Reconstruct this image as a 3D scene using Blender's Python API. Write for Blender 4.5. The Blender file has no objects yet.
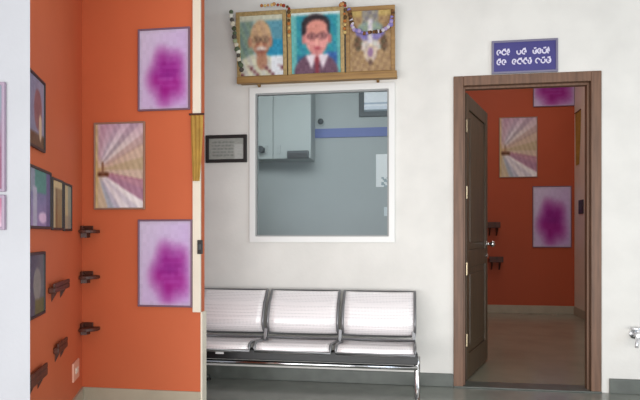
import bpy, bmesh, math, random
from mathutils import Vector, Matrix
random.seed(7)
C = bpy.context.scene.collection
PI = math.pi

# ------------------------------------------------------------------ camera
F, HZ, H, D, TH = 600.0, 235.0, 1.20, 4.85, math.radians(9.0)
cam = bpy.data.cameras.new('camera'); co = bpy.data.objects.new('camera', cam); C.objects.link(co)
co.location = (0, -D, H); co.rotation_euler = (PI/2, 0, TH)
cam.sensor_width = 36; cam.lens = F*36/640; cam.shift_y = (HZ-200)/640; cam.clip_start = .05
bpy.context.scene.camera = co
EYE = Vector((0, -D, H))
RT = Vector((math.cos(TH), math.sin(TH), 0)); FW = Vector((-math.sin(TH), math.cos(TH), 0))
def ray(px, py): return RT*((px-320)/F) + FW + Vector((0, 0, (HZ-py)/F))
def atY(px, py, Y):
    d = ray(px, py); return EYE + d*((Y+D)/d.y)
def atdepth(px, py, dep): return EYE + ray(px, py)*dep
def onplane(px, py, P, N):
    d = ray(px, py); return EYE + d*((P-EYE).dot(N)/d.dot(N))

# ------------------------------------------------------------------ helpers
def lin(c):
    return tuple(((x/255)/12.92 if x/255 <= .04045 else ((x/255+.055)/1.055)**2.4) for x in c)
def mat(name, col, rough=.6, metal=0, spec=.5, noise=0, nscale=6, bump=0, bscale=60, col2=None, coat=0):
    m = bpy.data.materials.new(name); m.use_nodes = True
    nt = m.node_tree; b = nt.nodes['Principled BSDF']
    c = lin(col)
    b.inputs['Roughness'].default_value = rough; b.inputs['Metallic'].default_value = metal
    b.inputs['Specular IOR Level'].default_value = spec
    b.inputs['Coat Weight'].default_value = coat
    tc = nt.nodes.new('ShaderNodeTexCoord')
    nz = nt.nodes.new('ShaderNodeTexNoise'); nz.inputs['Scale'].default_value = nscale; nz.inputs['Detail'].default_value = 5
    nt.links.new(tc.outputs['Object'], nz.inputs['Vector'])
    rp = nt.nodes.new('ShaderNodeValToRGB')
    k = 1-noise
    c2 = lin(col2) if col2 else tuple(x*k for x in c)
    rp.color_ramp.elements[0].color = (*c2, 1); rp.color_ramp.elements[1].color = (*c, 1)
    rp.color_ramp.elements[0].position = .3; rp.color_ramp.elements[1].position = .62
    nt.links.new(nz.outputs['Fac'], rp.inputs['Fac']); nt.links.new(rp.outputs['Color'], b.inputs['Base Color'])
    if bump:
        n2 = nt.nodes.new('ShaderNodeTexNoise'); n2.inputs['Scale'].default_value = bscale
        nt.links.new(tc.outputs['Object'], n2.inputs['Vector'])
        bp = nt.nodes.new('ShaderNodeBump'); bp.inputs['Strength'].default_value = bump; bp.inputs['Distance'].default_value = .01
        nt.links.new(n2.outputs['Fac'], bp.inputs['Height']); nt.links.new(bp.outputs['Normal'], b.inputs['Normal'])
    return m
def wood(name, col, col2, rough=.45, scale=3, stretch=(14, 14, 1)):
    m = mat(name, col, rough, col2=col2); nt = m.node_tree
    nz = [n for n in nt.nodes if n.type == 'TEX_NOISE'][0]; tc = [n for n in nt.nodes if n.type == 'TEX_COORD'][0]
    mp = nt.nodes.new('ShaderNodeMapping'); mp.inputs['Scale'].default_value = stretch
    nz.inputs['Scale'].default_value = scale
    nt.links.new(tc.outputs['Object'], mp.inputs['Vector']); nt.links.new(mp.outputs['Vector'], nz.inputs['Vector'])
    return m
def paintmat(name, rough=.45, spec=.3):
    m = bpy.data.materials.new(name); m.use_nodes = True; nt = m.node_tree; b = nt.nodes['Principled BSDF']
    a = nt.nodes.new('ShaderNodeVertexColor'); a.layer_name = 'paint'
    nt.links.new(a.outputs['Color'], b.inputs['Base Color'])
    b.inputs['Roughness'].default_value = rough; b.inputs['Specular IOR Level'].default_value = spec
    return m

class MB:
    def __init__(s): s.bm = bmesh.new()
    def box(s, a, b):
        x0, y0, z0 = a; x1, y1, z1 = b
        v = [s.bm.verts.new(p) for p in ((x0,y0,z0),(x1,y0,z0),(x1,y1,z0),(x0,y1,z0),(x0,y0,z1),(x1,y0,z1),(x1,y1,z1),(x0,y1,z1))]
        for f in ((0,3,2,1),(4,5,6,7),(0,1,5,4),(1,2,6,5),(2,3,7,6),(3,0,4,7)): s.bm.faces.new([v[i] for i in f])
        return s
    def prism(s, pts, vec):       # planar polygon swept along vec
        vec = Vector(vec); a = [s.bm.verts.new(p) for p in pts]; b = [s.bm.verts.new(Vector(p)+vec) for p in pts]
        n = len(pts); s.bm.faces.new(a[::-1]); s.bm.faces.new(b)
        for i in range(n): s.bm.faces.new((a[i], a[(i+1)%n], b[(i+1)%n], b[i]))
        return s
    def tube(s, pts, r, n=12, closed=False):
        pts = [Vector(p) for p in pts]; m = len(pts); rs = r if isinstance(r, (list, tuple)) else [r]*m
        rings = []; up = None
        for i, p in enumerate(pts):
            if closed: t = pts[(i+1)%m]-pts[i-1]
            else: t = pts[min(i+1, m-1)]-pts[max(i-1, 0)]
            t.normalize()
            if up is None:
                up = Vector((0,0,1)) if abs(t.z) < .9 else Vector((1,0,0))
            u = (up - t*up.dot(t)).normalized(); w = t.cross(u); up = u
            rings.append([s.bm.verts.new(p + (u*math.cos(2*PI*k/n) + w*math.sin(2*PI*k/n))*rs[i]) for k in range(n)])
        for i in range(m if closed else m-1):
            A, B = rings[i], rings[(i+1)%m]
            for k in range(n): s.bm.faces.new((A[k], A[(k+1)%n], B[(k+1)%n], B[k]))
        if not closed:
            s.bm.faces.new(rings[0][::-1]); s.bm.faces.new(rings[-1])
        return s
    def lathe(s, prof, base=(0,0,0), axis='z', n=20):
        base = Vector(base); rings = []
        for r, h in prof:
            ring = []
            for k in range(n):
                c, d = r*math.cos(2*PI*k/n), r*math.sin(2*PI*k/n)
                v = {'z': (c,d,h), 'y': (c,h,d), 'x': (h,c,d)}[axis]
                ring.append(s.bm.verts.new(base+Vector(v)))
            rings.append(ring)
        for A, B in zip(rings, rings[1:]):
            for k in range(n): s.bm.faces.new((A[k], A[(k+1)%n], B[(k+1)%n], B[k]))
        s.bm.faces.new(rings[0][::-1]); s.bm.faces.new(rings[-1]); return s
    def ball(s, c, r, sub=1, sc=(1,1,1)):
        bmesh.ops.create_icosphere(s.bm, subdivisions=sub, radius=r, matrix=Matrix.Translation(c) @ Matrix.Diagonal((*sc, 1)))
        return s
    def ring(s, x0, z0, x1, z1, w, y0, y1):       # rectangular frame facing -y, mitred corners
        o = [(x0,z0),(x1,z0),(x1,z1),(x0,z1)]; i = [(x0+w,z0+w),(x1-w,z0+w),(x1-w,z1-w),(x0+w,z1-w)]
        V = {}
        for nm, P in (('o', o), ('i', i)):
            for j, (x, z) in enumerate(P):
                for k, y in enumerate((y0, y1)): V[nm, j, k] = s.bm.verts.new((x, y, z))
        for j in range(4):
            q = (j+1) % 4
            s.bm.faces.new((V['o',j,0], V['o',q,0], V['i',q,0], V['i',j,0]))
            s.bm.faces.new((V['o',j,1], V['i',j,1], V['i',q,1], V['o',q,1]))
            s.bm.faces.new((V['o',j,0], V['o',j,1], V['o',q,1], V['o',q,0]))
            s.bm.faces.new((V['i',j,0], V['i',q,0], V['i',q,1], V['i',j,1]))
        return s
    def build(s, name, m, parent=None, bevel=0, smooth=False, kind=None):
        bmesh.ops.recalc_face_normals(s.bm, faces=s.bm.faces)
        me = bpy.data.meshes.new(name); s.bm.to_mesh(me); s.bm.free()
        o = bpy.data.objects.new(name, me); C.objects.link(o); me.materials.append(m)
        if parent: o.parent = parent
        if smooth:
            for p in me.polygons: p.use_smooth = True
        if bevel:
            bv = o.modifiers.new('bevel', 'BEVEL'); bv.width = bevel; bv.segments = 2; bv.limit_method = 'ANGLE'; bv.angle_limit = .6
        if kind: o['kind'] = kind
        return o
def painted(name, w, h, fn, parent, y=0, x0=0, z0=0, nx=48, ny=56, m=None, soft=0, grain=0):
    me = bpy.data.meshes.new(name)
    vs = [(x0+w*i/nx, y, z0+h*j/ny) for j in range(ny+1) for i in range(nx+1)]
    fs = [(j*(nx+1)+i, j*(nx+1)+i+1, (j+1)*(nx+1)+i+1, (j+1)*(nx+1)+i) for j in range(ny) for i in range(nx)]
    me.from_pydata(vs, [], fs); ca = me.color_attributes.new('paint', 'FLOAT_COLOR', 'CORNER')
    k = 0; rr = random.Random(nx*ny)
    f0 = fn
    if soft:
        base = [[f0((i+.5)/nx, (j+.5)/ny) for i in range(nx)] for j in range(ny)]
        for _p in range(soft):
            base = [[tuple(sum(base[max(0,min(ny-1,j+dj))][max(0,min(nx-1,i+di))][q] for di in (-1,0,1) for dj in (-1,0,1))/9 for q in range(3)) for i in range(nx)] for j in range(ny)]
        blot = [[rr.uniform(-1,1) for _ in range(nx//3+2)] for _ in range(ny//3+2)]
        def fn(u, v, base=base, blot=blot):
            i, j = min(nx-1, int(u*nx)), min(ny-1, int(v*ny)); b = blot[j//3][i//3]*grain
            return tuple(q+b for q in base[j][i])
    for j in range(ny):
        for i in range(nx):
            c = (*lin(tuple(max(0, min(255, q)) for q in fn((i+.5)/nx, (j+.5)/ny))), 1)
            for _ in range(4): ca.data[k].color = c; k += 1
    o = bpy.data.objects.new(name, me); C.objects.link(o); me.materials.append(m or PAINT)
    if parent: o.parent = parent
    return o
def tag(o, label, cat, group=None):
    o['label'] = label; o['category'] = cat
    if group: o['group'] = group
    return o
def thing(name, label, cat, loc, rz=0, group=None):
    o = bpy.data.objects.new(name, None); C.objects.link(o); o.location = loc; o.rotation_euler = (0, 0, rz); o.empty_display_size = .1
    return tag(o, label, cat, group)

# ------------------------------------------------------------------ materials
PAINT = paintmat('painted_print'); MATTE = paintmat('painted_matte', .8, .1)
M = {}
M['white'] = mat('white_plaster', (228, 226, 221), .75, noise=.09, nscale=3.0, bump=.08, bscale=40, spec=.25)
M['orange'] = mat('orange_wall_paint', (204, 106, 68), .6, noise=.07, nscale=1.6, bump=.05, bscale=30, spec=.3)
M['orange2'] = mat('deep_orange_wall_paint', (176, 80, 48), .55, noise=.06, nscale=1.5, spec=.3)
M['cream'] = mat('cream_paint', (230, 222, 204), .55, noise=.05)
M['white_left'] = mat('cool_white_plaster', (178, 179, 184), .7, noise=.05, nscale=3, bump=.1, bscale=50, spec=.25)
M['skirt'] = mat('grey_stone_skirting', (92, 97, 92), .35, noise=.25, nscale=9)
M['skirt_pale'] = mat('pale_grey_skirting', (176, 166, 146), .5, noise=.12, nscale=6)
M['ceiling'] = mat('ceiling_white', (176, 176, 174), .8)
M['floor'] = mat('polished_grey_floor', (142, 146, 138), .16, noise=.25, nscale=3.5, spec=.5)
M['floor2'] = mat('polished_tan_floor', (152, 150, 132), .2, noise=.18, nscale=2.5)
M['door'] = wood('brown_varnished_wood', (122, 90, 70), (96, 70, 54), .5)
M['leaf'] = wood('dark_olive_brown_wood', (84, 68, 50), (60, 48, 36), .4)
M['brown'] = wood('dark_brown_wood', (86, 44, 30), (60, 30, 22), .5)
M['teak'] = wood('honey_wood', (160, 124, 72), (130, 96, 54), .5, stretch=(1, 14, 14))
M['gilt'] = mat('gilt_frame', (180, 154, 104), .4, metal=.25, noise=.35, nscale=40)
M['art_edge'] = mat('tan_print_edge', (150, 118, 100), .5)
M['black'] = mat('black_frame', (38, 36, 36), .45, noise=.2)
M['grey_edge'] = mat('grey_print_edge', (120, 92, 110), .5)
M['chrome'] = mat('chrome', (215, 215, 216), .18, metal=1)
M['rimsteel'] = mat('bright_rim_steel', (236, 236, 238), .3, metal=.6)
M['rim'] = mat('grey_rim_steel', (128, 128, 130), .4, metal=.5)
M['steel'] = mat('brushed_steel', (150, 150, 152), .35, metal=1)
M['alu'] = mat('white_window_frame', (232, 232, 230), .4)
M['alu_edge'] = mat('grey_window_gasket', (150, 152, 152), .5)
M['beam'] = mat('black_powder_coated_steel', (30, 32, 34), .4, noise=.15)
M['blue'] = mat('blue_band_paint', (88, 104, 166), .5)
M['room_grey'] = mat('cool_grey_paint', (172, 178, 178), .7, noise=.05, nscale=2)
M['room_pale'] = mat('paler_grey_paint', (176, 183, 182), .7, noise=.05, nscale=2)
M['darkgrey'] = mat('dark_grey_plastic', (66, 74, 78), .5, noise=.15)
M['paper'] = mat('white_paper', (246, 246, 246), .7)
M['sign'] = mat('blue_violet_sign_board', (66, 62, 128), .4, noise=.12)
M['sign_edge'] = mat('grey_sign_rim', (122, 118, 140), .4)
M['letter'] = mat('white_lettering', (222, 218, 238), .5)
M['brass'] = mat('pale_brass', (196, 180, 150), .3, metal=.8)
M['cloth'] = mat('mustard_cloth', (176, 138, 62), .85, noise=.3, nscale=14)
M['rubber'] = mat('black_rubber', (28, 28, 28), .7)

def perforated():
    m = mat('perforated_steel', (246, 240, 242), .3, metal=.1, spec=.7)
    nt = m.node_tree; b = nt.nodes['Principled BSDF']; tc = [n for n in nt.nodes if n.type == 'TEX_COORD'][0]
    vo = nt.nodes.new('ShaderNodeTexVoronoi'); vo.inputs['Scale'].default_value = 90; vo.inputs['Randomness'].default_value = 0
    nt.links.new(tc.outputs['Object'], vo.inputs['Vector'])
    r = nt.nodes.new('ShaderNodeValToRGB'); r.color_ramp.interpolation = 'CONSTANT'
    r.color_ramp.elements[0].color = (.6, .58, .59, 1); r.color_ramp.elements[1].color = (*lin((250, 245, 246)), 1); r.color_ramp.elements[1].position = .30
    nt.links.new(vo.outputs['Distance'], r.inputs['Fac']); nt.links.new(r.outputs['Color'], b.inputs['Base Color'])
    return m
M['perf'] = perforated()
def glass():
    m = bpy.data.materials.new('tinted_window_glass'); m.use_nodes = True; nt = m.node_tree
    for n in list(nt.nodes):
        if n.type != 'OUTPUT_MATERIAL': nt.nodes.remove(n)
    out = [n for n in nt.nodes if n.type == 'OUTPUT_MATERIAL'][0]
    t = nt.nodes.new('ShaderNodeBsdfTransparent'); t.inputs['Color'].default_value = (.80, .84, .86, 1)
    g = nt.nodes.new('ShaderNodeBsdfGlossy'); g.inputs['Roughness'].default_value = .32; g.inputs['Color'].default_value = (.9, .95, 1, 1)
    x = nt.nodes.new('ShaderNodeMixShader'); x.inputs['Fac'].default_value = .018
    nt.links.new(t.outputs[0], x.inputs[1]); nt.links.new(g.outputs[0], x.inputs[2]); nt.links.new(x.outputs[0], out.inputs['Surface'])
    return m
M['glass'] = glass()

# ------------------------------------------------------------------ setting : shell
CEIL = 3.25; CF = 4.3; WT = .16
XL, XR = -4.2, 5.2
# door opening and window opening (world x / z on wall plane Y=0)
dl, dr = atY(453.5, 240, 0).x, atY(601, 240, 0).x              # outer edges of the door frame
dtop = atY(453.5, 77, 0).z
wl, wr = atY(250, 165, 0).x, atY(395, 165, 0).x
wz1, wz0 = atY(322, 85.5, 0).z, atY(322, 242.5, 0).z
FWd = .075
ol, orr, otop = dl+.02, dr-.02, dtop-.02
gl, gr, gz0, gz1 = wl+.03, wr-.03, wz0+.03, wz1-.03
def wallpiece():
    b = MB()
    b.box((XL, 0, 0), (gl, WT, CF)); b.box((gl, 0, 0), (gr, WT, gz0)); b.box((gl, 0, gz1), (gr, WT, CF))
    b.box((gr, 0, 0), (ol, WT, CF)); b.box((ol, 0, otop), (orr, WT, CF)); b.box((orr, 0, 0), (XR, WT, CF))
    return b
wallpiece().build('wall_back', M['white'], kind='structure')
MB().box((XL, -6.5, -.1), (XR, WT*.5, 0)).build('floor', M['floor'], kind='structure')
MB().box((XL, -6.5, CEIL), (XR, 0, CEIL+.1)).build('ceiling', M['ceiling'], kind='structure')
MB().box((XR, -6.5, 0), (XR+.1, WT, CEIL)).build('wall_right', M['white'], kind='structure')
SK = .105
MB().box((XL, -.015, 0), (dl-.004, 0, SK)).build('baseboard_back', M['skirt'], bevel=.004, kind='structure')
bx = atY(609, 385, 0).x
MB().box((bx, -.022, 0), (XR, 0, SK+.006)).build('baseboard_right', M['skirt'], bevel=.004, kind='structure')

# orange room behind the door
BY = 4.75
cornR = atY(574.5, 305, BY).x
RL = dl-.12; RR = cornR
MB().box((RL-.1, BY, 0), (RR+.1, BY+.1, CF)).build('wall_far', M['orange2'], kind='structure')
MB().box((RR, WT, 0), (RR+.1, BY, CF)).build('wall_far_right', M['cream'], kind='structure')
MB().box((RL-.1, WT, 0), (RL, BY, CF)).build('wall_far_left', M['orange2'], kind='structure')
MB().box((RL-.1, WT*.5, -.1), (RR+.1, BY+.1, 0.0)).build('floor_far', M['floor2'], kind='structure')
MB().box((RL-.1, WT, CF), (RR+.1, BY+.1, CF+.1)).build('ceiling_far', M['ceiling'], kind='structure')
sb = .12
MB().box((RL, BY-.015, 0), (RR, BY, sb)).build('baseboard_far', M['skirt_pale'], bevel=.003, kind='structure')
MB().box((RR-.015, WT, 0), (RR, BY-.015, sb)).build('baseboard_far_right', M['skirt_pale'], bevel=.003, kind='structure')
MB().box((RL, WT, 0), (RL+.015, BY-.015, sb)).build('baseboard_far_left', M['skirt_pale'], bevel=.003, kind='structure')

# added room behind the window, imitating what its glass reflects
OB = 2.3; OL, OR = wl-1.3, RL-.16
MB().box((OL, OB, 0), (OR, OB+.05, CEIL)).build('wall_reflected', M['room_grey'], kind='structure')
MB().box((OL-.05, WT, 0), (OL, OB+.05, CEIL)).build('wall_reflected_left', M['room_grey'], kind='structure')
MB().box((OR, WT, 0), (OR+.05, OB+.05, CEIL)).build('wall_reflected_right', M['room_grey'], kind='structure')
MB().box((OL, WT, -.1), (OR, OB, 0)).build('floor_reflected', M['floor'], kind='structure')
MB().box((OL-.05, WT, CEIL), (OR+.05, OB+.05, CEIL+.1)).build('ceiling_reflected', M['ceiling'], kind='structure')

# ------------------------------------------------------------------ window
def struct_root(name, loc):
    o = bpy.data.objects.new(name, None); C.objects.link(o); o.location = loc; o['kind'] = 'structure'; return o
w = struct_root('window_1', (wl, 0, wz0)); W, Hh = wr-wl, wz1-wz0
MB().ring(0, 0, W, Hh, .05, -.025, .06).build('window_frame', M['alu'], w, bevel=.004)
MB().ring(.05, .05, W-.05, Hh-.05, .012, -.008, .03).build('gasket', M['alu_edge'], w)
MB().box((.058, .012, .058), (W-.058, .018, Hh-.058)).build('pane', M['glass'], w)

# made-up things in that room, shaped after patches of the reflection
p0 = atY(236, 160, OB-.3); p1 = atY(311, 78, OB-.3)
lo = thing('reflected_block', 'pale grey block imitating a lighter part of the window reflection', 'cabinet', (p0.x, OB-.002, p0.z))
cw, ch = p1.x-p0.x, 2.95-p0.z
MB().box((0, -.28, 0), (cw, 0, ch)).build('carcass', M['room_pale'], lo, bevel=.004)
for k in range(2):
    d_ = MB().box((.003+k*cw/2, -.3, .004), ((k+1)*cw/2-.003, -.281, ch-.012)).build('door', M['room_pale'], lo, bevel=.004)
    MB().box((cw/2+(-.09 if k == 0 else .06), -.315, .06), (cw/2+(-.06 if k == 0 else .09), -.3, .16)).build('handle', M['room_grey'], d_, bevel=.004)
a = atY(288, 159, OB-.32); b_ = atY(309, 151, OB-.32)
v = thing('reflected_dark_box', 'small dark box imitating a mark in the window reflection, at the pale block corner', 'vent', (a.x, OB-.332, a.z))
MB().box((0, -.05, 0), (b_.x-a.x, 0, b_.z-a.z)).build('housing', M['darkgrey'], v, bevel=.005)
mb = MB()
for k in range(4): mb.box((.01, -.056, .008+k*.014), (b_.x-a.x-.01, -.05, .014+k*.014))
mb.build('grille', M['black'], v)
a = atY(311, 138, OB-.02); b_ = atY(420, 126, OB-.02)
MB().box((a.x, OB-.02, a.z), (OR, OB, b_.z)).build('trim_1', M['blue'], kind='structure')  # blue band of the reflection, added behind the glass
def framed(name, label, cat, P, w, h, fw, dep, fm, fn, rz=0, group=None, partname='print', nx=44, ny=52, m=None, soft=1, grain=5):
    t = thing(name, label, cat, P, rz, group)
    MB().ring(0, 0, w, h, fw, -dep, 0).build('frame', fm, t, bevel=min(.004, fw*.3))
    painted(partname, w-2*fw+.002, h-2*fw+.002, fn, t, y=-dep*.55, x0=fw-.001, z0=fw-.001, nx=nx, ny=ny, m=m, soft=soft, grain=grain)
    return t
a = atY(359, 117, OB-.02); b_ = atY(394, 84, OB-.02)  # bright framed pane in the reflection, built as a picture
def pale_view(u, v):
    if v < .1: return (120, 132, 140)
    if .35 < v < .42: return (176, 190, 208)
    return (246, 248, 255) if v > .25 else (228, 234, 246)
framed('framed_print', 'dark-framed pale panel imitating the window reflection, above the blue band', 'picture', (a.x, OB, a.z), b_.x-a.x, b_.z-a.z, .06, .03, M['darkgrey'], pale_view)
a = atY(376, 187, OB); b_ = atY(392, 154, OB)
def notice(u, v):  # bright reflected patch, imitated as a white sheet
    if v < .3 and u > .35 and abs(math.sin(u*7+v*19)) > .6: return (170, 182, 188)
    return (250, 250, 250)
o = painted('reflected_bright_patch', b_.x-a.x, b_.z-a.z, notice, None, nx=12, ny=20, m=MATTE); o.location = (a.x, OB-.003, a.z)
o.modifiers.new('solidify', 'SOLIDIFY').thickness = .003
tag(o, 'white sheet imitating a bright patch in the window reflection below the blue band', 'paper')
a = atY(384, 216, OB); b_ = atY(392, 207, OB)  # smaller bright patch of the reflection, also a stand-in sheet
o = painted('reflected_small_patch', b_.x-a.x, b_.z-a.z, lambda u, v: (225, 232, 236), None, nx=2, ny=2, m=MATTE); o.location = (a.x, OB-.003, a.z)
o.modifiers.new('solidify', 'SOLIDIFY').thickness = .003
tag(o, 'small white sheet imitating a lower bright patch in the window reflection', 'paper')
a = atY(321, 122, OB)  # dark spot in the reflection, given a made-up dome shape
t = thing('reflected_spot', 'tiny dark dome imitating a spot in the window reflection above the blue band', 'camera', (a.x, OB, a.z))
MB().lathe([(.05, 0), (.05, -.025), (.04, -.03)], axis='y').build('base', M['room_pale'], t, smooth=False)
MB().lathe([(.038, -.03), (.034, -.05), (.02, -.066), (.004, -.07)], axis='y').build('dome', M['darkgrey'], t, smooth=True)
a = atY(262, 150, OB-.33)  # dark blob in the reflection, a made-up shape that gives no light
t = thing('reflected_blob', 'small dark cone imitating a blob in the window reflection on the pale block', 'lamp', (a.x, OB-.312, a.z))
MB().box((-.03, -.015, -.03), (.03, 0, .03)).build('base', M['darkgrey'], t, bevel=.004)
MB().lathe([(.018, -.015), (.03, -.04), (.04, -.09), (.036, -.09)], axis='y').build('blob_cone', M['darkgrey'], t, smooth=True)

# ------------------------------------------------------------------ door
d = struct_root('door_1', (dl, 0, 0)); DW = dr-dl
def jamb(x0, x1): return MB().box((x0, -.02, 0), (x1, WT+.005, dtop))
jamb(0, FWd).build('door_frame', M['door'], d, bevel=.005)
jamb(DW-FWd, DW).build('door_frame', M['door'], d, bevel=.005)
MB().box((FWd, -.02, dtop-FWd), (DW-FWd, WT+.005, dtop)).build('door_frame', M['door'], d, bevel=.005)
for x0, x1 in ((FWd, FWd+.018), (DW-FWd-.018, DW-FWd)):
    MB().box((x0, .03, 0), (x1, .09, dtop-FWd)).build('door_stop', M['door'], d, bevel=.003)
MB().box((FWd+.018, .03, dtop-FWd-.018), (DW-FWd-.018, .09, dtop-FWd)).build('door_stop', M['door'], d, bevel=.003)
MB().box((0, -.03, 0), (DW, WT, .012)).build('threshold', M['skirt'], d, bevel=.004)
# leaf, hinged on the inner left edge, swung inwards
hx, hy = FWd+.004, WT+.006
LW, LH = DW-2*FWd-.01, dtop-FWd-.03
hinge = Vector((dl+hx, hy, 0))
best = min((abs(( (lambda q: 320+F*q.dot(RT)/q.dot(FW))(hinge+Vector((math.cos(an), math.sin(an), 0))*LW-Vector((0,-D,0))))-484), an) for an in [math.radians(40+.25*k) for k in range(260)])
ANG = best[1]
leaf = bpy.data.objects.new('door_leaf', None); C.objects.link(leaf); leaf.parent = d
leaf.location = (hx, hy, .016); leaf.rotation_euler = (0, 0, ANG)
# leaf local: x from hinge to free edge, front (room side seen from the camera) is -y
lf = MB(); T = .035
lf.box((0, -T, 0), (.11, 0, LH)).box((LW-.11, -T, 0), (LW, 0, LH))
for z0, z1 in ((0, .2), (.92, 1.06), (LH-.12, LH)): lf.box((.11, -T, z0), (LW-.11, 0, z1))
lf.build('leaf_frame', M['leaf'], leaf, bevel=.003)
for z0, z1 in ((.2, .92), (1.06, LH-.12)):
    p = MB(); p.box((.11, -T+.012, z0), (LW-.11, -.012, z1)); p.box((.17, -T+.003, z0+.06), (LW-.17, -.003, z1-.06))
    p.build('leaf_panel', M['leaf'], leaf, bevel=.006)
kz = 1.2-.12*1.0-.03
kz = 1.10
for sgn in (-1, 1):
    y0 = -T if sgn < 0 else 0
    k = MB().lathe([(.03, y0), (.03, y0+sgn*.006), (.012, y0+sgn*.01), (.012, y0+sgn*.035), (.024, y0+sgn*.042), (.03, y0+sgn*.058), (.024, y0+sgn*.074), (.006, y0+sgn*.08)], (LW-.06, 0, kz), 'y').build('door_knob', M['chrome'], leaf, smooth=True)
MB().lathe([(.018, -T), (.018, -T-.012), (.01, -T-.016)], (LW-.06, 0, kz-.11), 'y').build('lock_plate', M['chrome'], leaf)
for z in (.28, .86, 1.48, 2.02):
    MB().lathe([(.009, 0), (.009, .1)], (-.006, -T*.5-.02, z)).box((-.004, -T-.002, z), (.028, -T, z+.1)).build('hinge', M['brass'], leaf)

# ------------------------------------------------------------------ sign over the door
a = atY(492.5, 75.5, -.01); b_ = atY(557, 42, -.01)
sw, sh = b_.x-a.x, .245
s = thing('sign_board', 'blue-violet board with two lines of white lettering above the door frame', 'sign', (a.x, 0, dtop+.012))
MB().box((0, -.016, 0), (sw, 0, sh)).build('board', M['sign'], s, bevel=.003)
MB().ring(-.006, -.006, sw+.006, sh+.006, .016, -.022, .0).build('rim', M['sign_edge'], s, bevel=.002)
def glyphs(mb, x0, x1, zc, hgt):          # rounded looping strokes like a line of south-Indian script
    x = x0; i = 0
    while x < x1-hgt*.3:
        wd = min(hgt*(.72+.4*random.random()), x1-x); cx = x+wd/2
        pts = []
        a0 = random.choice((-.4, .2, 2.6)); sp = random.choice((4.4, 5.0, 5.6))
        for k in range(13):
            an = a0+sp*k/12; pts.append((cx+wd*.38*math.cos(an), -.018, zc+hgt*.42*math.sin(an)))
        mb.tube(pts, hgt*.13, 6)
        if random.random() < .6: mb.tube([(cx-wd*.2, -.018, zc+hgt*.5), (cx+wd*.32, -.018, zc+hgt*.58)], hgt*.14, 6)
        if random.random() < .5: mb.tube([(cx, -.018, zc-hgt*.05), (cx+wd*.4, -.018, zc+hgt*.02)], hgt*.14, 6)
        x += wd; i += 1
for words_, z in ((((.06, .27), (.37, .53), (.62, .88)), .158), (((.06, .24), (.30, .61), (.66, .91)), .083)):
    for u0, u1 in words_:
        g_ = MB(); glyphs(g_, sw*u0, sw*u1, z, .043); g_.build('lettering', M['letter'], s)

# ------------------------------------------------------------------ framed plaque beside the window
a = atY(206, 163, -.01); b_ = atY(247, 134.5, -.01)
def plaque(u, v):
    c = (158, 160, 154)
    if u > .72 and v < .72: c = (178, 180, 176)
    if .1 < u < .7 and (int(v*13) % 2 == 0) and .15 < v < .85 and math.sin(u*60+int(v*13)*9) > -.5: c = (126, 130, 126)
    return c
framed('framed_plaque', 'small black-framed grey notice hung on the white wall beside the window', 'picture', (a.x, 0, a.z), b_.x-a.x, b_.z-a.z, .028, .025, M['black'], plaque)

# ------------------------------------------------------------------ portraits on the ledge
zs = atY(315, 82, -.1).z; zt = atY(315, 74.5, -.16).z
xa = atY(237.5, 78, -.12).x; xb = atY(397, 78, -.12).x
sh_ = thing('wall_ledge', 'honey wooden ledge under the three portraits, above the window', 'shelf', (xa, 0, zs))
MB().box((0, -.13, .02), (xb-xa, 0, zt-zs)).build('board', M['teak'], sh_, bevel=.006)
MB().box((.0, -.145, 0), (xb-xa, -.115, zt-zs+.012)).build('front_lip', M['teak'], sh_, bevel=.005)
for f_ in (.12, .88):
    MB().prism([((xb-xa)*f_-.01, 0, .02), ((xb-xa)*f_-.01, 0, -.004), ((xb-xa)*f_-.01, -.08, .02)], (.02, 0, 0)).build('bracket', M['teak'], sh_)
def ell(u, v, cu, cv, ru, rv): return ((u-cu)/ru)**2+((v-cv)/rv)**2 < 1
def por1(u, v):
    n = 10*math.sin(u*31+v*17)
    c = (92, 150, 168) if u > .55 else (150, 180, 178)
    if u > .6 and v < .6: c = (40, 142, 178)
    if u < .3: c = (120+n, 142+n, 130)
    if v > .9: c = (196, 196, 176)
    if ell(u, v, .42, .0, .62, .36): c = (206+n, 204+n, 186)
    if u > .72 and v < .33: c = (226, 230, 236)
    if ell(u, v, .5, .26, .13, .16): c = (178, 132, 106)
    if ell(u, v, .485, .63, .25, .285): c = (196+n*.5, 160+n*.5, 124)
    if ell(u, v, .49, .45, .17, .12): c = (168, 112, 90)
    if ell(u, v, .23, .56, .045, .09) or ell(u, v, .715, .56, .045, .09): c = (176, 122, 96)
    for cu in (.38, .58):
        if ell(u, v, cu, .60, .1, .058) and not ell(u, v, cu, .60, .075, .04): c = (96, 72, 62)
        if ell(u, v, cu, .60, .03, .02): c = (60, 44, 40)
    if abs(v-.605) < .012 and .46 < u < .5: c = (96, 72, 62)
    if ell(u, v, .485, .52, .035, .06): c = (206, 156, 122)
    if ell(u, v, .49, .45, .13, .032): c = (220, 206, 196)
    if ell(u, v, .49, .405, .07, .014): c = (122, 60, 54)
    if v < .17 and (int(u*14)+int(v*20)) % 5 == 0: c = (116, 62, 70)
    return c
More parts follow.
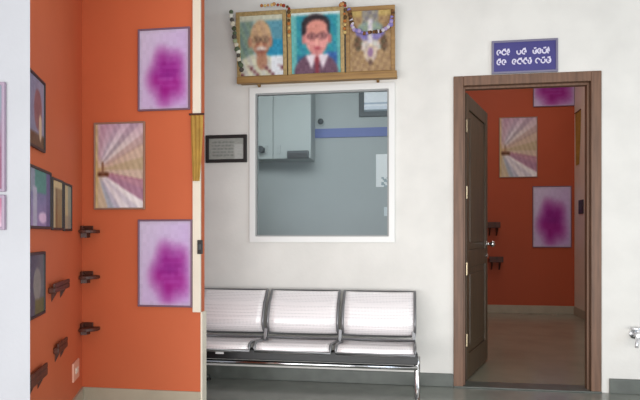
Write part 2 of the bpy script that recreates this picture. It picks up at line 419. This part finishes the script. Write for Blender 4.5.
def por2(u, v):
    n = 8*math.sin(u*37+v*23)
    c = (40, 140+n, 158)
    if v < .3: c = (38, 112, 150)
    if u > .7 and v < .35: c = (44, 92, 158)
    if u < .1 or u > .93: c = (104, 178, 176)
    if v > .95: c = (214, 224, 220)
    if ell(u, v, .5, .0, .45, .34): c = (104, 72, 92)
    if ell(u, v, .5, .78, .29, .19) or ell(u, v, .5, .66, .29, .2): c = (44, 34, 40)
    if ell(u, v, .52, .58, .24, .28): c = (222, 150, 144)
    if ell(u, v, .52, .76, .21, .12): c = (214, 142, 128)
    if ell(u, v, .25, .56, .04, .08) or ell(u, v, .785, .56, .04, .08): c = (196, 118, 116)
    if v < .4 and ell(u, v, .52, .3, .12, .12): c = (206, 130, 128)
    for cu in (.42, .63):
        if ell(u, v, cu, .61, .095, .055) and not ell(u, v, cu, .61, .07, .038): c = (70, 36, 44)
        if ell(u, v, cu, .61, .03, .02): c = (50, 30, 36)
    if abs(v-.615) < .012 and .5 < u < .55: c = (70, 36, 44)
    if ell(u, v, .525, .52, .035, .06): c = (232, 168, 154)
    if ell(u, v, .525, .415, .085, .018): c = (164, 60, 76)
    if v < .32 and abs(u-.52) < .2-.5*(.32-v)+.04 and abs(u-.52) > .02+.35*(.32-v): c = (226, 214, 222)
    if v < .27 and abs(u-.52) < .035: c = (130, 40, 54)
    return c
def por3(u, v):
    n = 18*math.sin(u*29+v*13)*math.sin(v*41-u*7)
    c = (158+n, 128+n, 92+n*.6)
    if v > .9: c = (186, 160, 98)
    if .3 < u < .7 and v > .35: c = (138+n, 132+n, 126)
    if ell(u, v, .5, .64, .36, .13): c = (132+n, 122+n, 176)
    if ell(u, v, .5, .72, .3, .1): c = (134+n, 150+n, 136)
    if ell(u, v, .5, .42, .3, .09): c = (196+n, 188, 180)
    if abs(u-.5) < .055 and .12 < v < .86: c = (208+n, 200+n, 204)
    if ell(u, v, .5, .3, .16, .15): c = (196+n, 178+n, 160)
    if ell(u, v, .5, .31, .07, .08): c = (150, 116, 150)
    if (ell(u, v, .2, .46, .09, .13) or ell(u, v, .83, .46, .09, .13)): c = (98+n, 76, 54)
    if ell(u, v, .5, .15, .05, .05): c = (96, 70, 60)
    return c
ports = []
for (x0, x1, yt, fn, lab, fm) in ((237, 288, 9, por1, 'framed portrait of a bald person in spectacles and white shawl, on the ledge', M['gilt']),
                              (288, 346, 5.5, por2, 'framed portrait of a dark-haired person in spectacles on teal, middle of the ledge', M['gilt']),
                              (346, 397, 4, por3, 'framed ornate brown picture with lilac garland pattern, on the ledge', M['teak'])):
    A = atY(x0, 76, -.09); B = atY(x1, yt, -.13)
    t = framed('framed_portrait', lab, 'portrait', (A.x, -.06, zt+.001), B.x-A.x-.016, B.z-zt, .032, .028, fm, fn, nx=56, ny=64, soft=2, grain=9)
    t.rotation_euler = (math.radians(5), 0, 0); ports.append((A.x, B.x, B.z))
def garland(pts, r, cols, name, label, dens=.018):
    """a rope of small round blossoms following pts"""
    bm = bmesh.new(); me = bpy.data.meshes.new(name); P = [Vector(p) for p in pts]
    segs = []; 
    for a_, b2 in zip(P, P[1:]):
        n = max(1, int((b2-a_).length/dens))
        for k in range(n): segs.append(a_.lerp(b2, k/n))
    colf = []
    for i, p in enumerate(segs):
        c = cols[(i*7+i//3) % len(cols)]
        jit = Vector((random.uniform(-1, 1), random.uniform(-.4, .4), random.uniform(-1, 1)))*r*.3
        before = len(bm.faces)
        bmesh.ops.create_icosphere(bm, subdivisions=2, radius=r*random.uniform(.8, 1.15), matrix=Matrix.Translation(p+jit) @ Matrix.Diagonal((1, .7, 1, 1)))
        colf += [c]*(len(bm.faces)-before)
    # thread joining the blossoms
    bm.to_mesh(me); bm.free()
    ca = me.color_attributes.new('paint', 'FLOAT_COLOR', 'CORNER')
    for p, c in zip(me.polygons, colf):
        for li in p.loop_indices: ca.data[li].color = (*lin(c), 1)
    o = bpy.data.objects.new(name, me); C.objects.link(o); me.materials.append(MATTE)
    return tag(o, label, 'garland')
def arc(px0, py0, px1, py1, Y, sag=0, n=8, Y2=None):
    out = []
    for k in range(n+1):
        t_ = k/n; q = atY(px0+(px1-px0)*t_, py0+(py1-py0)*t_+sag*4*t_*(1-t_), Y+((Y2 or Y)-Y)*t_); out.append(q)
    return out
G1 = [(92, 104, 82), (226, 226, 212), (88, 84, 78), (150, 160, 130), (206, 200, 180), (80, 86, 66)]
G2 = [(176, 112, 62), (150, 60, 44), (206, 180, 120), (96, 76, 52), (190, 140, 90)]
G3 = [(132, 122, 180), (196, 190, 200), (120, 84, 56), (168, 150, 190), (90, 66, 48)]
garland(arc(231, 12, 236, 45, -.132, 0, 8, -.118)+arc(236, 45, 243, 73, -.118, 0, 8, -.10)[1:], .021, G1, 'flower_garland', 'white and dark green garland hanging down the outer edge of the bald person portrait')
garland(arc(262, 6, 287, 7, -.14, -2)+arc(289, 8, 289, 40, -.14, 0, 8, -.12), .014, G2, 'flower_garland', 'orange-brown garland hanging in the gap before the teal portrait')
garland(arc(340, 5, 345, 4, -.142, -1)+arc(345, 6, 344.5, 36, -.142, 0, 8, -.122), .014, G2, 'flower_garland', 'orange-brown garland hanging in the gap before the ornate brown picture')
garland(arc(349, 10, 352, 26, -.142, 0, 8, -.134)+arc(352, 27, 371, 32, -.134, 3, 8, -.13)[1:]+arc(371, 32, 391, 24, -.13, 3, 8, -.134)[1:]+arc(391, 24, 393, 9, -.134, 0, 8, -.142)[1:], .017, G3, 'flower_garland', 'lilac, white and brown garland draped across the ornate brown picture', .012)

# ------------------------------------------------------------------ orange nook at the other side
Pr = atdepth(200.8, 235, 3.93); YP = Pr.y                     # front face of the orange partition, parallel to the back wall
c0 = atY(82, 235, YP)                                       # inner corner
vp = (RT*((195-320)/F)+FW).normalized()                     # direction of the slanted side wall
# near end of the side wall: on the ray through x=30
r30 = ray(30, 235); r30.z = 0
A_ = Matrix(((vp.x, r30.x), (vp.y, r30.y))); rhs = Vector((c0.x-EYE.x, c0.y-EYE.y))
sol = A_.inverted() @ rhs; near = Vector((c0.x, c0.y, 0))-vp*sol[0]
NS = Vector((vp.y, -vp.x, 0))                               # side wall normal, facing the nook
PT = .07
MB().box((c0.x-.02, YP, 0), (Pr.x, YP+PT, CEIL)).build('wall_nook', M['orange'], kind='structure')
cz = Vector((c0.x, c0.y, 0)); back = -NS*.06
MB().prism([near, cz, cz+back, near+back], (0, 0, CEIL)).build('wall_nook_side', M['orange'], kind='structure')
# white wall in front, running off to the side
rn = r30.normalized(); wf = near-rn*.16
MB().prism([wf, wf+Vector((-1.6, 0, 0)), wf+Vector((-1.6, .1, 0)), near+back+Vector((-.03, -.03, 0)), near+back, near], (0, 0, CEIL)).build('wall_left', M['white_left'], kind='structure')
skz = atY(140, 389, YP).z
MB().box((c0.x+.012, YP-.014, 0), (Pr.x, YP, skz)).build('baseboard_nook', M['skirt_pale'], bevel=.003, kind='structure')
MB().prism([near+vp*.01, cz+vp*0, cz+NS*.014-vp*.012, near+NS*.014+vp*.01], (0, 0, skz)).build('baseboard_nook_side', M['skirt_pale'], kind='structure')
# cream edge strip, ending above the lower orange part
sx0 = atY(193.5, 235, YP).x; szb = atY(198, 312, YP).z
MB().box((sx0, YP-.02, szb), (Pr.x+.004, YP, CEIL)).build('trim_2', M['cream'], bevel=.003, kind='structure')
MB().box((Pr.x, YP-.004, 0), (Pr.x+.012, YP+PT+.004, szb)).build('trim_3', M['cream'], kind='structure')
# mustard cloth hanging on the strip
A = atY(190.5, 181, YP-.03); B = atY(203, 114, YP-.03)
def hanging(A, B, Y0, axis_y=False, W0=None):
    bm = bmesh.new(); nx, nz = 14, 16; V = []
    wd = B.x-A.x if not axis_y else W0
    for j in range(nz+1):
        for i in range(nx+1):
            u = i/nx; v = j/nz; taper = (1-.45*(1-v)**1.5)
            d = .006*math.sin(u*19+v*2)*(1-.3*v)
            x = (u-.4)*taper*wd+.4*wd
            V.append(bm.verts.new((x, -.008+d, (B.z-A.z)*v)))
    for j in range(nz):
        for i in range(nx): bm.faces.new((V[j*(nx+1)+i], V[j*(nx+1)+i+1], V[(j+1)*(nx+1)+i+1], V[(j+1)*(nx+1)+i]))
    return bm
def cloth(loc, rz, bm, label, wd, top):
    t = thing('hanging_cloth', label, 'cloth', loc, rz)
    q = MB(); q.bm.free(); q.bm = bm; q.build('cloth', M['cloth'], t, smooth=True)
    MB().tube([(-.008, -.01, top), (wd+.008, -.01, top)], .007, 8).build('rod', M['brown'], t)
    return t
cloth((A.x, YP-.022, A.z), 0, hanging(A, B, YP), 'mustard cloth hanging on the cream strip at the edge of the near orange wall', B.x-A.x, B.z-A.z)
def switch(label, loc, rz, w_, h_):
    t = thing('wall_switch', label, 'switch', loc, rz)
    MB().box((0, -.012, 0), (w_, 0, h_)).build('plate', M['black'], t, bevel=.003)
    MB().box((w_*.25, -.017, h_*.3), (w_*.75, -.011, h_*.7)).build('rocker', M['darkgrey'], t, bevel=.002)
A = atY(197.8, 254, YP-.02); B = atY(203, 240, YP-.02)
switch('black switch plate on the cream strip under the mustard cloth, near orange wall', (A.x, YP-.02, A.z), 0, B.x-A.x, B.z-A.z)

# prints
def mixc(a, b, t): t = max(0, min(1, t)); return tuple(a[i]*(1-t)+b[i]*t for i in range(3))
def pink(cu, cv, ru, rv, lines, dark=0):
    def f(u, v):
        base = mixc((208, 200, 226), (190, 158, 210), .55*u+.45*(1-v))
        dd = math.sqrt(((u-cu)/ru)**2+((v-cv)/rv)**2)
        wob = .08*math.sin(5*math.atan2(v-cv, u-cu)+1)
        c = mixc((152, 24, 132), base, (dd+wob-.40)/.72)
        c = mixc(c, (112, 20, 130), .45*max(0, 1-dd)*(1 if v > cv else .2))
        if lines:
            k = (v-(cv-.12))/.34
            if 0 < k < 1 and abs(u-cu) < .2 and int(k*9) % 2 == 0 and math.sin(u*90+int(k*9)*5) > -.75: c = mixc(c, (190, 120, 200), .5)
        if min(u, 1-u, v, 1-v) < .022: c = (190, 178, 200)
        return c
    return f
def art(u, v):
    cu, cv = .02, .45
    an = math.degrees(math.atan2(v-cv, u-cu)); r = math.hypot(u-cu, v-cv)
    bands = [(-95, (196, 178, 140)), (-62, (150, 168, 186)), (-50, (176, 178, 200)), (-42, (228, 226, 232)), (-33, (200, 198, 212)), (-27, (240, 238, 240)), (-21, (150, 96, 128)), (-13, (168, 110, 132)),
             (-7, (206, 186, 170)), (0, (188, 170, 140)), (9, (206, 184, 166)), (17, (178, 150, 142)), (24, (214, 204, 200)), (31, (150, 140, 152)), (38, (222, 218, 226)), (46, (164, 152, 172)),
             (54, (196, 172, 190)), (66, (176, 140, 160)), (80, (186, 168, 164)), (91, (190, 168, 120))]
    c = bands[0][1]
    for a0, cc in bands:
        if an >= a0: c = cc
    c = mixc((200, 164, 104), c, r*5)
    if an < -8 or an > 18: c = mixc(c, (232, 226, 230), .28)
    if v > .72: c = mixc(c, (188, 148, 176), (v-.72)*2)
    if .03 < u < .28 and abs(v-.40) < .022: c = (104, 66, 46)
    if .14 < u < .17 and .4 < v < .55: c = (122, 84, 62)
    if u < .05: c = mixc(c, (204, 176, 110), .6)
    c = tuple(q+9*math.sin(u*50+v*31) for q in c)
    return c
def wallprint(name, label, x0, y0, x1, y1, Y, fn, nx=44, ny=60, edge=None):
    A = atY(x0, y1, Y-.01); B = atY(x1, y0, Y-.01); B2 = atY(x1, y1, Y-.01)
    h = (atY((x0+x1)/2, y0, Y-.01)-atY((x0+x1)/2, y1, Y-.01)).z
    return framed(name, label, 'picture', (A.x, Y, atY((x0+x1)/2, y1, Y-.01).z), B.x-A.x, h, .012, .018, edge or M['grey_edge'], fn, nx=nx, ny=ny, soft=1 if fn is art else 2, grain=4)
wallprint('framed_print', 'upper pink and lilac print high on the near orange wall', 138, 28, 190, 110.5, YP, pink(.56, .40, .42, .40, True))
wallprint('framed_print', 'lower pink and lilac print on the near orange wall, below the cream strip cloth', 138, 219.5, 192.5, 307, YP, pink(.60, .38, .42, .40, True))
wallprint('framed_painting', 'abstract painting of pale radiating streaks on the near orange wall', 94, 122, 145, 209.5, YP, art, 60, 80, M['art_edge'])
wallprint('framed_print', 'pink print partly behind the door frame top, far orange wall of the doorway room', 533, 66, 575, 106.5, BY, pink(.5, .42, .5, .5, True))
wallprint('framed_print', 'lower pink and lilac print on the far orange wall through the doorway', 532.5, 186, 571.5, 247.5, BY, pink(.5, .4, .42, .42, False))
wallprint('framed_painting', 'abstract streaked painting on the far orange wall through the doorway', 499, 117, 537.5, 177.5, BY, art, 50, 70, M['art_edge'])
# cloth and switch on the cream far right wall (rotated: front faces -x)
def atX(px, py, X):
    dd = ray(px, py); return EYE+dd*((X-EYE.x)/dd.x)
A = atX(574.8, 166, RR-.01); B = atX(580.5, 166, RR-.01); top = atX(577, 112, RR-.01).z
bmc = hanging(Vector((0, 0, A.z)), Vector((.0, 0, top)), 0, True, A.y-B.y)
cloth((RR, A.y, A.z), -PI/2, bmc, 'mustard cloth hanging on the cream side wall inside the doorway room', A.y-B.y, top-A.z)
A = atX(578.5, 214, RR-.01); B = atX(583, 214, RR-.01); top = atX(580, 200, RR-.01).z
switch('black switch plate on the cream side wall inside the doorway room', (RR, A.y, A.z), -PI/2, A.y-B.y, top-A.z)

# ------------------------------------------------------------------ side wall of the nook: pictures seen edge-on
side_rz = math.atan2(vp.y, vp.x)
cS = Vector((c0.x, c0.y, 0))
def onside(px, py, off=.02): return onplane(px, py, cS+NS*off, NS)
def sideframe(label, x0, x1, ytop0, ybot0, fn, fw=.014, name='framed_picture', fm=None, dep=.014):
    a = onside(x0, ybot0, dep); b2 = onside(x1, ybot0, dep); tp = onside(x0, ytop0, dep)
    L = (Vector((b2.x, b2.y))-Vector((a.x, a.y))).length
    P = a-NS*dep
    return framed(name, label, 'picture', (P.x, P.y, P.z), L, tp.z-a.z, fw, dep, fm or M['black'], fn, rz=side_rz)
def s_a(u, v):
    c = mixc((120, 124, 150), (150, 140, 160), u)
    if ell(u, v, .6, .55, .25, .3): c = (136, 92, 96)
    if v < .2: c = (98, 72, 52)
    if ell(u, v, .75, .3, .1, .2): c = (206, 178, 150)
    return c
def s_b(u, v):
    c = mixc((92, 112, 150), (150, 130, 176), 1-v)
    if v > .6: c = (72, 140, 134) if u > .25 else (140, 150, 170)
    if .15 < u < .35 and v < .7: c = (176, 176, 196)
    if ell(u, v, .62, .16, .2, .1): c = (226, 196, 226)
    if u > .8: c = (104, 96, 140)
    return c
def s_c(u, v):
    c = (190, 176, 140) if u < .45 else (150, 128, 92)
    if .3 < u < .5 and v < .85: c = (122, 96, 66)
    if v > .85: c = (206, 186, 140)
    return c
def s_d(u, v):
    c = (196, 184, 142) if u < .55 else (150, 158, 140)
    if v < .3: c = mixc(c, (140, 134, 124), .5)
    return c
def s_e(u, v):
    c = mixc((62, 70, 92), (104, 108, 112), u)
    if ell(u, v, .55, .5, .25, .28): c = (134, 134, 128)
    if v < .25 and u > .4: c = (96, 98, 62)
    return c
sideframe('dark-edged picture, topmost on the orange side wall next to the white wall', 29, 46, 66, 144, s_a)
sideframe('blue and violet picture, widest of the row of three on the orange side wall', 30, 52, 163, 228.5, s_b)
sideframe('narrow tan picture, middle of the row of three on the orange side wall', 53.2, 63.8, 176.5, 230, s_c)
sideframe('narrow pale yellow picture, last of the row of three nearest the orange corner', 64.8, 72.5, 182, 231, s_d)
sideframe('dark blue-grey picture lowest on the orange side wall', 29, 46, 253, 322, s_e)

# small dark shelves on the orange walls
def ledge_side(label, x0, x1, y0, hgt=.035, dep=.09):
    a = onside(x0, y0, dep); b2 = onside(x1, y0, dep)
    L = (Vector((b2.x, b2.y))-Vector((a.x, a.y))).length; P = a-NS*dep
    t = thing('wall_shelf', label, 'shelf', (P.x, P.y, P.z-hgt), side_rz)
    MB().box((0, -dep, 0), (L, 0, hgt)).build('board', M['brown'], t, bevel=.006)
    MB().box((0, -dep, hgt), (L, -dep+.012, hgt+.022)).build('lip', M['brown'], t, bevel=.003)
    for f in (.22, .78):
        MB().prism([(L*f-.008, 0, 0), (L*f-.008, 0, -.05), (L*f-.008, -dep*.8, 0)], (.016, 0, 0)).build('bracket', M['brown'], t)
ledge_side('dark brown little shelf on the orange side wall, beside the corner shelf in the middle', 55, 70, 288, .03, .035)
ledge_side('dark brown little shelf low on the orange side wall, nearer the corner', 59, 68, 348, .035, .03)
ledge_side('dark brown little shelf lowest on the orange side wall, next to the white wall', 31, 48, 382, .04, .03)
def corner_shelf(label, P, du, dv, la, lb, sc=1):
    """L-shaped dark shelf in a corner: du/dv unit directions along both walls"""
    t = thing('corner_shelf', label, 'shelf', P)
    nu = 8; th = .022*sc
    pts = [Vector((0,0,0))]
    for k in range(nu+1):
        an = k/nu*PI/2
        pts.append(du*math.cos(an)*la+dv*math.sin(an)*lb)
    MB().prism(pts, (0, 0, th)).build('board', M['brown'], t, bevel=.004)
    for (dd, n_) in ((du, dv), (dv, du)):
        MB().prism([dd*la*.12, dd*la*.62, dd*la*.62+n_*.02, dd*la*.12+n_*.02], (0, 0, .05*sc)).build('back_plate', M['brown'], t, bevel=.003)
    MB().prism([Vector((0,0,0)), du*la*.45, (du+dv)*la*.3, dv*la*.45], (0, 0, -.03*sc)).build('bracket', M['brown'], t)
ex = Vector((1, 0, 0)); sd = -vp
for lab, py in (('dark brown corner shelf, topmost of the three in the near orange corner', 231), ('dark brown corner shelf, middle of the three in the near orange corner', 276), ('dark brown corner shelf, lowest of the three in the near orange corner', 327)):
    q = atY(82, py, YP); corner_shelf(lab, (q.x+.004, q.y-.003, q.z-.015), ex, sd, .13, .13)
for lab, x0, x1, py in (('dark reddish shelf on the far orange wall beside the door knob', 486, 499, 228), ('dark reddish shelf on the far orange wall just below the door knob', 488, 502, 262)):
    q = atY(x0, py, BY); q2 = atY(x1, py, BY); L = q2.x-q.x
    t = thing('wall_shelf', lab, 'shelf', (q.x, BY, q.z))
    MB().box((0, -.16, 0), (L, 0, .05)).build('board', M['brown'], t, bevel=.006)
    MB().box((0, -.16, .05), (L, -.145, .09)).build('lip', M['brown'], t, bevel=.003)
    for f in (.2, .75): MB().prism([(L*f, 0, 0), (L*f, 0, -.12), (L*f, -.13, 0)], (.02, 0, 0)).build('bracket', M['brown'], t)
# pale plate low on the side wall
a = onside(73.5, 383, .01); b2 = onside(79, 383, .01); tp = onside(73.5, 364, .01)
t = thing('socket_plate', 'small pale plate low on the orange side wall by the corner', 'socket', (a-NS*.01), side_rz)
L = (b2-a).length
MB().box((0, -.012, 0), (L, 0, tp.z-a.z)).build('plate', mat('pale_plate', (226, 172, 146), .5), t, bevel=.004)
MB().box((L*.3, -.016, (tp.z-a.z)*.35), (L*.7, -.011, (tp.z-a.z)*.65)).build('rocker', M['cream'], t, bevel=.002)
# pictures on the white wall at the picture's edge
def edgeprint(label, y0, y1, fn):
    Y = wf.y
    A = atY(-22, y1, Y-.01); B = atY(5.2, y0, Y-.01)
    framed('framed_print', label, 'picture', (A.x, Y, A.z), B.x-A.x, B.z-A.z, .014, .018, mat('pale_violet_edge', (150, 132, 150), .5), fn)
edgeprint('tall violet-grey print on the white wall in front of the orange nook', 82, 192, lambda u, v: mixc((132, 84, 106), (126, 132, 146), (v-.35)*2.2))
edgeprint('short pink print under the tall violet-grey print on the white wall', 195, 230, lambda u, v: mixc((190, 166, 182), (164, 104, 128), v*1.4))

# ------------------------------------------------------------------ steel waiting bench
YB = -.13                                           # back plane of the bench (top of backrests)
g1 = atY(270, 300, YB).x; g2 = atY(343, 300, YB).x; xr_ = atY(417.5, 300, YB).x
pitch = (g2-g1+xr_-g2)/2; xl_ = xr_-3*pitch
ztop = atY(315, 289.5, YB).z
bench = thing('waiting_bench', 'three-seat perforated steel waiting bench against the white wall', 'bench', ((xl_+xr_)/2, 0, 0))
bl = bench.location.x
# profile (y, z) from seat front lip to backrest top; local y: negative towards the camera
SZ = .415
prof_seat = [(-.675, SZ-.045), (-.68, SZ-.02), (-.665, SZ), (-.62, SZ+.008), (-.52, SZ-.005), (-.40, SZ-.022), (-.32, SZ-.028), (-.285, SZ-.012)]
prof_back = [(-.232, SZ+.016), (-.262, SZ+.045), (-.288, SZ+.085), (-.290, SZ+.115), (-.272, SZ+.17), (-.235, SZ+.25), (YB-.055, ztop-.06), (YB-.02, ztop-.02), (YB, ztop-.008), (YB+.025, ztop-.014)]
def sheet(prof, x0, x1, th=.012):
    b = MB(); n = len(prof); nx = 10; G = []
    for s_ in (0, 1):
        for i, (y, z) in enumerate(prof):
            row = []
            for k in range(nx+1):
                u = k/nx; dish = -.010*(1-(2*u-1)**4)
                row.append(b.bm.verts.new((x0+(x1-x0)*u, y-(0 if s_ else 0)+ (0.7*th*s_), z+dish*.5-(th*s_))))
            G.append(row)
    def q(a, b_, c, d): b.bm.faces.new((a, b_, c, d))
    for i in range(n-1):
        for k in range(nx):
            q(G[i][k], G[i][k+1], G[i+1][k+1], G[i+1][k]); q(G[n+i][k], G[n+i+1][k], G[n+i+1][k+1], G[n+i][k+1])
        q(G[i][0], G[i+1][0], G[n+i+1][0], G[n+i][0]); q(G[i][nx], G[n+i][nx], G[n+i+1][nx], G[i+1][nx])
    for k in range(nx):
        q(G[0][k], G[n][k], G[n][k+1], G[0][k+1]); q(G[n-1][k], G[n-1][k+1], G[2*n-1][k+1], G[2*n-1][k])
    return b
for k in range(3):
    x0 = xl_+k*pitch-bl+.012; x1 = xl_+(k+1)*pitch-bl-.012
    bo = sheet(prof_back, x0+.012, x1-.012).build('backrest', M['perf'], bench, smooth=True)
    so = sheet(prof_seat, x0+.014, x1-.014).build('seat', M['perf'], bench, smooth=True)
    # chrome tube rim round each shell
    for nm, prof, par in (('rim', prof_back, bo), ('rim', prof_seat, so)):
        pts = [(x0+.008, y, z) for y, z in prof]+[(x1-.008, y, z) for y, z in prof[::-1]]
        MB().tube(pts, .011, 8, closed=True).build(nm, M['rim'], par, smooth=True)
    # cast arm under the shell joining it to the beam
    xm = (x0+x1)/2
for k in range(0, 4):
    xm = xl_+k*pitch-bl
    xm += (.03 if k == 0 else -.03 if k == 3 else 0)
    MB().prism([(xm-.014, -.62, SZ-.05), (xm-.014, -.30, SZ-.045), (xm-.014, -.27, SZ+.06), (xm-.014, -.235, SZ+.06), (xm-.014, -.25, SZ-.09), (xm-.014, -.4, SZ-.10)], (.028, 0, 0)).build('seat_bracket', M['steel'], bench, bevel=.004)
MB().box((xl_-bl, -.60, .288), (xr_-bl, -.53, .366)).build('beam', M['beam'], bench, bevel=.006)
MB().tube([(xl_-bl, -.565, .262), (xr_-bl, -.565, .262)], .017, 10).build('lower_rail', M['chrome'], bench, smooth=True)
a = atY(220, 357, -.5); b2 = atY(228, 353, -.5)
st = MB().box((a.x-bl, -.6045, .325), (b2.x-bl, -.5995, .35)).build('sticker', M['paper'], bench); st['label'] = 'white sticker'
for s_, xe in ((-1, xl_-bl+.05), (1, xr_-bl-.005)):
    lg = MB().tube([(xe, -.545, .34), (xe, -.545, .28), (xe+.0, -.55, .22), (xe, -.565, .14), (xe, -.60, .07), (xe, -.68, .035), (xe, -.72, .03)], [.022, .022, .021, .02, .019, .018, .017], 12).build('leg', M['chrome'], bench, smooth=True)
    MB().lathe([(.024, 0), (.024, .014), (.012, .022)], (xe, -.715, 0)).build('foot_pad', M['rubber'], lg)
    lg = MB().tube([(xe, -.545, .30), (xe, -.50, .22), (xe, -.36, .13), (xe, -.22, .06), (xe, -.12, .03), (xe, -.08, .03)], [.021, .02, .019, .018, .017, .016], 12).build('leg', M['chrome'], bench, smooth=True)
    MB().lathe([(.024, 0), (.024, .014), (.012, .022)], (xe, -.085, 0)).build('foot_pad', M['rubber'], lg)

# ------------------------------------------------------------------ metal tap at the right edge
q = atY(634, 334, 0)
t = thing('wall_tap', 'small chrome tap fitting low on the white wall beside the door', 'tap', (q.x, 0, q.z))
MB().lathe([(.035, 0), (.035, -.006), (.02, -.012)], axis='y').build('wall_flange', M['steel'], t)
MB().lathe([(.015, -.01), (.015, -.10), (.024, -.105), (.024, -.125), (.006, -.13)], axis='y').build('body', M['rimsteel'], t, smooth=False)
MB().tube([(0, -.06, 0), (-.01, -.09, -.03), (-.02, -.115, -.05), (-.022, -.12, -.085)], .013, 12).build('spout', M['rimsteel'], t, smooth=True)
MB().tube([(0, -.075, .01), (0, -.078, .045)], .007, 10).tube([(-.05, -.078, .05), (.05, -.078, .05)], .009, 10).build('handle', M['rimsteel'], t, smooth=True)

# ------------------------------------------------------------------ light
def area(name, loc, rot, sx, sy, e, col=(1, 1, 1)):
    l = bpy.data.lights.new(name, 'AREA'); l.shape = 'RECTANGLE'; l.size = sx; l.size_y = sy; l.energy = e; l.color = col
    o = bpy.data.objects.new(name, l); C.objects.link(o); o.location = loc; o.rotation_euler = rot; return o
area('ceiling_light', (.2, -2.6, CEIL-.04), (0, 0, 0), 3.0, 1.2, 14, (1, .99, .97))
area('daylight', (-.2, -6.4, .85), (math.radians(90), 0, 0), 8.4, 1.6, 340, (1, .985, .97))
area('side_blue_fill', (4.9, -3.4, 1.7), (math.radians(90), 0, math.radians(72)), 2.0, 1.8, 50, (.7, .83, 1))  # added bluish fill that tints the wall on this side, no source there
area('reflection_room_fill', (OL+1.8, .35, 2.75), (math.radians(62), 0, 0), 2.6, .5, 38, (1, .98, .95))  # added lamp, brightens the room that imitates the reflection
area('far_room_light', ((RL+RR)/2, 2.6, CF-.05), (0, 0, 0), 1.2, 2.2, 27, (1, .97, .92))
wd = bpy.data.worlds.new('world'); bpy.context.scene.world = wd; wd.use_nodes = True
bg = wd.node_tree.nodes['Background']; bg.inputs['Color'].default_value = (.85, .9, 1, 1); bg.inputs['Strength'].default_value = .55
vs = bpy.context.scene.view_settings; vs.view_transform = 'Standard'; vs.look = 'None'; vs.exposure = 0; vs.gamma = 1
